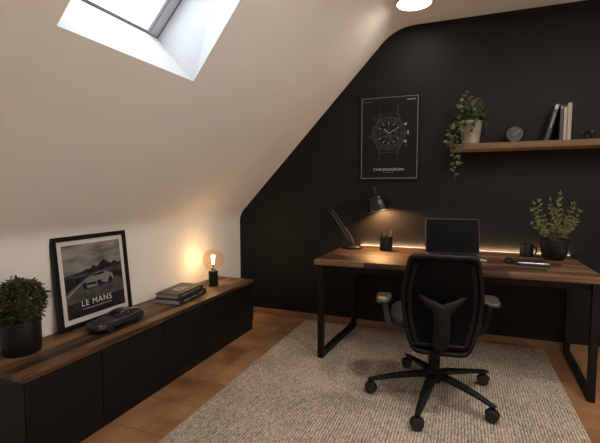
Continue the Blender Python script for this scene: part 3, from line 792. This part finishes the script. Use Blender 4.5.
for k in range(12):
    a = 2 * PI * k / 12
    if k in (3, 9): continue
    seg(ln1, wx + .070 * math.sin(a), wz + .070 * math.cos(a), wx + .086 * math.sin(a), wz + .086 * math.cos(a), .0055)
for cx, cz in ((-.042, 0), (.042, 0), (0, -.045)):
    circ(ln2, wx + cx, wz + cz, .027, .0018, n=32); circ(ln2, wx + cx, wz + cz, .021, .001, n=28)
    seg(ln1, wx + cx, wz + cz, wx + cx + .012, wz + cz + .014, .002)
    for k in range(12):
        a = 2 * PI * k / 12; seg(ln2, wx + cx + .022 * math.sin(a), wz + cz + .022 * math.cos(a), wx + cx + .026 * math.sin(a), wz + cz + .026 * math.cos(a), .0014)
seg(ln1, wx, wz, wx + .064, wz + .034, .0042); seg(ln1, wx, wz, wx - .036, wz + .036, .0046); seg(ln1, wx, wz - .02, wx + .001, wz + .08, .0012)
for sx in (-1, 1):    # strap and lugs
    for sz in (-1, 1):
        seg(ln2, wx + sx * .092, wz + sz * .09, wx + sx * .070, wz + sz * .150, .002); seg(ln2, wx + sx * .070, wz + sz * .150, wx + sx * .066, wz + sz * .215, .002)
        seg(ln2, wx + sx * .078, wz + sz * .105, wx + sx * .060, wz + sz * .150, .0014)
for sz in (-1, 1): seg(ln2, wx - .07, wz + sz * .150, wx + .07, wz + sz * .150, .0014)
for dz, hh in ((.066, .022), (0, .030), (-.066, .022)):   # pushers and crown
    xx = wx + .128 - (.016 if dz else 0)
    seg(ln1 if dz else ln2, xx, wz + dz, xx + .014, wz + dz, .010); seg(ln1, xx + .018, wz + dz - hh / 2, xx + .018, wz + dz + hh / 2, .010)
for cx, cz in ((-.118, .115), (.135, -.10), (-.15, -.02)):
    circ(ln2, wx + cx, wz + cz, .010, .0012, n=18); seg(ln2, wx + cx, wz + cz, wx + cx * .7, wz + cz * .7, .001)
for _m in (ln1, ln2): _m.v = [(wx + (x - wx) * 1.12, y, wz + (z - wz) * 1.10) for x, y, z in _m.v]
ln1.build('watch_hands', M['print_line'], pr_, smooth=False); ln2.build('watch_drawing', M['print_dim'], pr_, smooth=False)
text_mesh('title', 'CHRONOGRAPH', .033, M['print_white'], pr_, (0, LY - .0003, .082), spacing=1.06, bold=-.0006)
def fine_print(name, x0, x1, z, h, y, mat, parent, seed):
    # lettering too small to read: a row of short strokes
    g = random.Random(seed); m = MB(); x = x0
    while x < x1 - h * .5:
        w_ = g.uniform(.5, 1.6) * h; m.box(x, min(x + w_, x1), y, y + .0005, z, z + h); x += w_ + h * .45
    return m.build(name, mat, parent, smooth=False)
fine_print('fine_print', -.05, .05, .064, .006, LY, M['print_dim'], pr_, 1)
fine_print('fine_print', -.225, -.145, ph - .052, .008, LY, M['print_dim'], pr_, 2)
fine_print('fine_print', .150, .215, ph - .052, .010, LY, M['print_line'], pr_, 3)

# ------------------------------------------------------------------ LE MANS picture leaning on the sideboard
FW, FH = .525, .528
fr = thing('framed_poster', 'black framed LE MANS racing car picture leaning on the sideboard', 'poster', (.066, -1.808, CH + .0034), R(90), rx=R(-5.2))
frame_ring(FW, FH, .026, 0, .028).build('frame', M['black_metal'], fr, bev=.002)
mb = MB(); mb.box(-FW / 2 + .015, FW / 2 - .015, .010, .022, .015, FH - .015); mb.build('mount_board', M['mat_board'], fr)
ax0, ax1, az0, az1 = -FW / 2 + .057, FW / 2 - .052, .055, FH - .052
aw, ah = ax1 - ax0, az1 - az0
def flat(name, poly, mat, y, parent):
    m = MB(); m.prism([(ax0 + u * aw, az0 + v * ah) for u, v in poly], y, y + .0006); return m.build(name, mat, parent, smooth=False)
pr2 = flat('print', [(0, 0), (1, 0), (1, 1), (0, 1)], M['print_sky'], .0092, fr)
flat('far_hills', [(0, .58), (.12, .60), (.25, .61), (.36, .64), (.42, .63), (.48, .68), (.55, .645), (.60, .69), (.68, .74), (.72, .70), (.80, .66), (.86, .69), (.94, .65), (1, .67), (1, .5), (0, .5)], M['print_hill'], .0086, pr2)
flat('tree_line', [(0, .585), (.08, .60), (.2, .575), (.35, .585), (.5, .575), (.7, .60), (.85, .61), (1, .63), (1, .45), (0, .48)], M['print_hill2'], .0082, pr2)
flat('verge', [(0, .545), (1, .53), (1, 0), (0, 0)], M['print_verge'], .0078, pr2)
flat('road', [(.40, .545), (.62, .54), (1.0, .40), (1, 0), (.0, 0), (0, .36)], M['print_road'], .0074, pr2)
flat('road_line', [(.03, .30), (.30, .47), (.42, .54), (.41, .54), (.27, .47), (0, .32)], M['print_car'], .0072, pr2)
flat('road_edge', [(.88, .43), (.98, .38), (1, .385), (.66, .535)], M['print_hill2'], .0072, pr2)
flat('road_front', [(0, .20), (1, .22), (1, 0), (0, 0)], M['print_verge'], .0070, pr2)
flat('car_shadow', [(0.280, 0.360), (0.780, 0.380), (0.820, 0.425), (0.280, 0.425)], M['print_car_dark'], .0067, pr2)
flat('car_body', [(0.280, 0.425), (0.295, 0.475), (0.360, 0.510), (0.420, 0.525), (0.480, 0.560), (0.640, 0.570), (0.720, 0.535), (0.800, 0.515), (0.815, 0.445), (0.800, 0.405), (0.680, 0.390), (0.600, 0.410), (0.530, 0.380), (0.400, 0.370), (0.310, 0.380)], M['print_car'], .0064, pr2)
flat('car_window', [(0.435, 0.525), (0.485, 0.553), (0.630, 0.562), (0.680, 0.535), (0.580, 0.520)], M['print_car_dark'], .0060, pr2)
flat('car_grille', [(0.340, 0.410), (0.500, 0.400), (0.510, 0.440), (0.350, 0.445)], M['print_car_dark'], .0060, pr2)
flat('car_stripe', [(0.380, 0.455), (0.540, 0.450), (0.580, 0.470), (0.420, 0.480)], M['print_sky'], .0060, pr2)
for cx, cz in ((.555, .41), (.755, .42), (.305, .41)):
    flat('car_wheel', [(cx + .038 * math.cos(R(k * 30)), cz + .048 * math.sin(R(k * 30))) for k in range(12)], M['print_car_dark'], .0058, pr2)
text_mesh('title', 'LE MANS', .048, M['print_white'], pr2, (-.004, .0068, az0 + .135 * ah), spacing=1.16, sx=1.04)
fine_print('fine_print', -.105, .105, az0 + .088 * ah, .006, .0066, M['print_line'], pr2, 4)

# ------------------------------------------------------------------ model car
mc = thing('model_car', 'dark grey model sports coupe on the sideboard in front of the picture', 'model car', (.216, -1.832, CH + .0004), R(1))
# nose towards -y. stations: y, half width, sill z, belt z, crown z
st_ = [(-.182, .030, .022, .034, .036), (-.178, .050, .014, .040, .043), (-.160, .064, .011, .046, .052), (-.12, .069, .011, .051, .059), (-.07, .069, .011, .054, .062), (-.03, .067, .011, .056, .063),
       (.02, .068, .011, .057, .063), (.07, .070, .011, .059, .064), (.11, .071, .011, .061, .067), (.145, .068, .012, .061, .066), (.168, .060, .016, .058, .062), (.178, .048, .022, .052, .054)]
mb = MB(); vs = []; fs = []; n = 0
for y, hw_, s0, zb, zc in st_:
    half_ = [(0, s0), (hw_ * .8, s0), (hw_ * .97, s0 + .008), (hw_, (s0 + zb) / 2), (hw_ * .96, zb - .004), (hw_ * .86, zb), (hw_ * .45, zc - .001), (0, zc)]
    rg = half_ + [(-x, z) for x, z in half_[-2:0:-1]]; n = len(rg)
    vs += [(x, y, z) for x, z in rg]
for k in range(len(st_) - 1):
    for i in range(n): fs.append((k * n + i, k * n + (i + 1) % n, (k + 1) * n + (i + 1) % n, (k + 1) * n + i))
fs.append(tuple(reversed(range(n)))); fs.append(tuple(range((len(st_) - 1) * n, len(st_) * n)))
mb.add(vs, fs); mb.build('body', M['car_paint'], mc, angle=32, sub=1)
def cabin(sts, top):
    m = MB(); vs = []; fs = []
    for y, hb, zb, ht, zt in sts:
        rg = [(-hb, zb), (-ht, zt), (-ht * .5, zt + .002), (ht * .5, zt + .002), (ht, zt), (hb, zb)]; vs += [(x, y, z) for x, z in rg]
    for k in range(len(sts) - 1):
        for i in range(5): fs.append((k * 6 + i, k * 6 + i + 1, (k + 1) * 6 + i + 1, (k + 1) * 6 + i))
    return m.add(vs, fs)
cabin([(-.045, .052, .058, .046, .0595), (-.005, .056, .058, .043, .0745), (.025, .058, .058, .042, .0800), (.06, .058, .058, .042, .0800), (.10, .056, .060, .041, .0750), (.150, .050, .060, .038, .064)], 0).build('windows', M['car_glass'], mc, angle=50)
mb = MB()
rf = [(-.006, .0435, .0750), (.025, .0425, .0807), (.06, .0425, .0807), (.095, .041, .0765)]
vs = []
for y, hx, z in rf: vs += [(-hx, y, z), (-hx * .5, y, z + .0024), (hx * .5, y, z + .0024), (hx, y, z)]
mb.add(vs, [(k * 4 + i, k * 4 + i + 1, k * 4 + 5 + i, k * 4 + 4 + i) for k in range(3) for i in range(3)])
o = mb.build('roof', M['car_paint'], mc, angle=60); so = o.modifiers.new('sol', 'SOLIDIFY'); so.thickness = .0025; so.offset = 1
for sx in (-1, 1):
    mb = MB(); mb.tube([(sx * .053, -.040, .0595), (sx * .0445, -.006, .0750)], .0022, 6); mb.build('pillar', M['car_paint'], mc)
    mb = MB(); mb.tube([(sx * .0415, .095, .0765), (sx * .050, .148, .0615)], .004, 6); mb.build('pillar', M['car_paint'], mc)
    mb = MB(); mb.tube([(sx * .0585, .045, .0585), (sx * .0430, .045, .0805)], .002, 6)
    mb.build('pillar', M['car_paint'], mc)
for y in (-.112, .112):
    for sx in (-1, 1):
        T = Matrix.Translation((sx * .0655, y, .0265)) @ Matrix.Rotation(R(90) * sx, 4, 'Y')
        mb = MB(); mb.lathe([(.012, -.011), (.024, -.011), (.0265, -.008), (.0265, .006), (.024, .0095), (.019, .0095), (.019, .004), (.001, .004)], 28, T, caps=False)
        wl = mb.build('wheel', M['rubber'], mc)
        mb = MB(); mb.lathe([(.0175, .004), (.0188, .0098), (.0175, .0102), (.0165, .006)], 28, T, caps=False)
        for k in range(5):
            a = 2 * PI * k / 5; mb.add([T @ Vector(p) for p in [(math.cos(a + e) * r, math.sin(a + e) * r, z) for z in (.0055, .0085) for r, e in ((.003, -.5), (.0175, -.14), (.0175, .14), (.003, .5))]], [(0, 1, 2, 3), (4, 7, 6, 5), (0, 4, 5, 1), (1, 5, 6, 2), (2, 6, 7, 3), (3, 7, 4, 0)])
        mb.build('rim', M['wheel_rim'], wl)
for sx in (-1, 1):
    mb = MB(); mb.sphere((sx * .044, -.158, .047), .010, 12, 8, (1, 1.3, .5)); mb.build('headlight', M['dull_silver'], mc)
    mb = MB(); mb.sphere((sx * .061, -.022, .064), .007, 10, 6, (1.1, .6, .6)); mb.build('wing_mirror', M['car_paint'], mc)
mb = MB(); mb.box(-.032, .032, -.1815, -.176, .016, .030); mb.build('grille', M['rubber'], mc, bev=.002)

# ------------------------------------------------------------------ two large books on the sideboard
def big_book(z, w_, ln, h, rz, x, y, cov, page, lab, deco):
    b = thing('book', lab, 'book', (x, y, z), rz, 'coffee table books stacked on the sideboard')
    c = .0045
    m = MB(); m.box(-w_ / 2, w_ / 2, -ln / 2, ln / 2, 0, c); m.box(-w_ / 2, w_ / 2, -ln / 2, ln / 2, h - c, h); m.box(w_ / 2 - c, w_ / 2, -ln / 2, ln / 2, 0, h)
    m.build('cover', M[cov], b, bev=.0012)
    m = MB(); m.box(-w_ / 2 + .005, w_ / 2 - c - .0005, -ln / 2 + .005, ln / 2 - .005, c, h - c); m.build('pages', M[page], b)
    m = MB()
    for a0, a1, k in ((-.36, -.14, .22), (-.10, .12, .16), (.22, .36, .2)): m.box(w_ / 2 - .0005, w_ / 2 + .0006, a0 * ln, a1 * ln, h * (.5 - k / 2), h * (.5 + k / 2))
    m.build('spine_print', M['book_ink'] if deco else M['print_line'], b)
    if deco:
        m = MB()
        m.box(-.035, .035, -.062, .030, h - .0003, h + .0006); m.build('cover_picture', M['book_ink'], b)
        m = MB(); m.lathe([(.020, h), (.020, h + .0010), (.008, h + .0010), (.008, h)], 24, Matrix.Translation((0, -.015, 0)), caps=False); m.build('cover_print', M['dark_book'], b)
        m = MB(); m.box(-.03, .03, .055, .062, h, h + .0006); m.build('title_line', M['book_ink'], b)
    return b
big_book(CH + .0004, .205, .375, .038, R(7), .188, -1.195, 'dark_book', 'grey_page', 'larger black coffee table book, lower one of the stack', False)
big_book(CH + .0390, .185, .345, .034, R(7), .182, -1.200, 'brown_book', 'grey_page', 'dark brown coffee table book on top of the black one', True)

# ------------------------------------------------------------------ globe bulb lamp
bl = thing('table_lamp', 'black cylinder lamp with a glowing round bulb on the sideboard', 'lamp', (.190, -.778, CH + .0004))
mb = MB(); mb.lathe([(.001, 0), (.036, 0), (.038, .002), (.038, .122), (.036, .124), (.020, .124), (.020, .118), (.001, .118)], 40, caps=False); mb.build('base', M['black_ceramic'], bl)
mb = MB(); mb.lathe([(.017, .118), (.017, .140), (.015, .145), (.001, .145)], 24, caps=False); mb.build('socket', M['dull_silver'], bl)
gc, gr = .220, .086
gpf = [(.015, .140), (.017, .145)] + [(gr * math.sin(a), gc - gr * math.cos(a)) for a in [R(18 + (180 - 18) * k / 22) for k in range(23)]]
gpf[-1] = (.0005, gc + gr)
mb = MB(); mb.lathe(gpf, 40, caps=False); mb.build('globe', M['bulb_glass'], bl, angle=80)
pts = []
mb = MB()
for k in range(6):
    a = 2 * PI * k / 6; b = a + PI / 6
    mb.tube([(.007 * math.cos(a), .007 * math.sin(a), .185), (.012 * math.cos(b), .012 * math.sin(b), .255)], .0028, 6)
mb.build('filament', M['filament'], bl)
mb = MB(); mb.tube([(0, 0, .145), (0, 0, .18)], .004, 8)
for s_ in (-1, 1): mb.tube([(s_ * .004, 0, .16), (s_ * .011, 0, .185)], .001, 5)
mb.build('filament_support', M['dull_silver'], bl)

# ------------------------------------------------------------------ ceiling lamps
def ceil_lamp(x, y, lab):
    c = thing('ceiling_lamp', lab, 'ceiling lamp', (x, y, CZ - .0003), 0, 'round ceiling lamps')
    m = MB(); m.lathe([(.133, 0), (.133, -.014), (.129, -.018), (.125, -.014), (.125, 0)], 48, caps=False); m.build('rim', M['dull_silver'], c)
    m = MB(); m.lathe([(.125, -.002), (.125, -.014), (.09, -.020), (.04, -.023), (.0005, -.024)], 48, caps=False); m.build('diffuser', M['ceil_diff'], c)
    return c
ceil_lamp(1.727, -.435, 'round white ceiling lamp, lit, near the charcoal wall')

# ------------------------------------------------------------------ lights
def light(name, typ, loc, energy, col, **kw):
    l = bpy.data.lights.new(name, typ); l.energy = energy; l.color = col
    for k, v in kw.items(): setattr(l, k, v)
    o = bpy.data.objects.new(name, l); COL.objects.link(o); o.location = loc
    return o
light('bulb_light', 'POINT', (.190, -.778, CH + .222), 4.5, (1., .66, .37), shadow_soft_size=.014)
wl_ = Vector(dl.location)
o = light('desk_lamp_light', 'SPOT', wl_ + bc + ax_ * .03, 33.0, (1., .50, .20), shadow_soft_size=.022, spot_size=R(150), spot_blend=.4)
o.rotation_euler = ax_.to_track_quat('-Z', 'Y').to_euler()
o = light('led_light', 'AREA', (2.06, -.014, DZ + .0095), 5.0, (1., .62, .34), shape='RECTANGLE', size=1.6, size_y=.005)
o.rotation_euler = (R(150), 0, 0)
o = light('ceiling_lamp_light', 'AREA', (1.727, -.435, CZ - .03), 3.0, (1., .9, .76), shape='DISK', size=.22)
ROOM = (1., .93, .855)
for i, (x, y, e) in enumerate(((2.3, -1.95, 14), (3.0, -1.45, 16), (3.4, -2.8, 16), (3.0, -3.9, 7))):  # added lamps and their lights, out of view, for general room fill
    ceil_lamp(x, y, ['added unseen ceiling lamp over the middle of the room', 'added unseen ceiling lamp over the right half of the room', 'added unseen ceiling lamp by the right wall', 'added unseen ceiling lamp near the rear wall'][i])
    o = light('ceiling_lamp_light', 'AREA', (x, y, CZ - .03), e, ROOM, shape='DISK', size=.22)

# overcast daylight through the roof window
w = bpy.data.worlds.new('world'); SC.world = w; w.use_nodes = True
bg = w.node_tree.nodes['Background']; bg.inputs['Color'].default_value = (.86, .93, 1., 1); bg.inputs['Strength'].default_value = 6.5
ctr = (w0 + w1) / 2 + un_ * .075
o = light('sky_portal', 'AREA', (ctr.x, (HY0 + HY1) / 2, ctr.z), 1, (1, 1, 1), shape='RECTANGLE', size=HY1 - HY0, size_y=WL)
o.rotation_euler = Matrix((Vector((0, 1, 0)), uu, Vector((0, 1, 0)).cross(uu))).transposed().to_euler()
if (o.rotation_euler.to_matrix() @ Vector((0, 0, -1))).dot(un_) > 0:
    o.rotation_euler = Matrix((Vector((0, 1, 0)), -uu, Vector((0, 1, 0)).cross(-uu))).transposed().to_euler()
o.data.cycles.is_portal = True

# ------------------------------------------------------------------ camera
cam = bpy.data.cameras.new('camera'); co = bpy.data.objects.new('camera', cam); COL.objects.link(co)
co.location = (2.087, -3.625, 1.239)
co.rotation_euler = (R(90 - 4.365), 0, R(21.526))
cam.sensor_fit = 'HORIZONTAL'; cam.sensor_width = 36.; cam.lens = 407.893 / 600 * 36.
cam.clip_start = .05
SC.camera = co
SC.view_settings.view_transform = 'Standard'; SC.view_settings.look = 'None'
SC.view_settings.gamma = 1.; SC.view_settings.use_curve_mapping = False
SC.view_settings.exposure = 0.
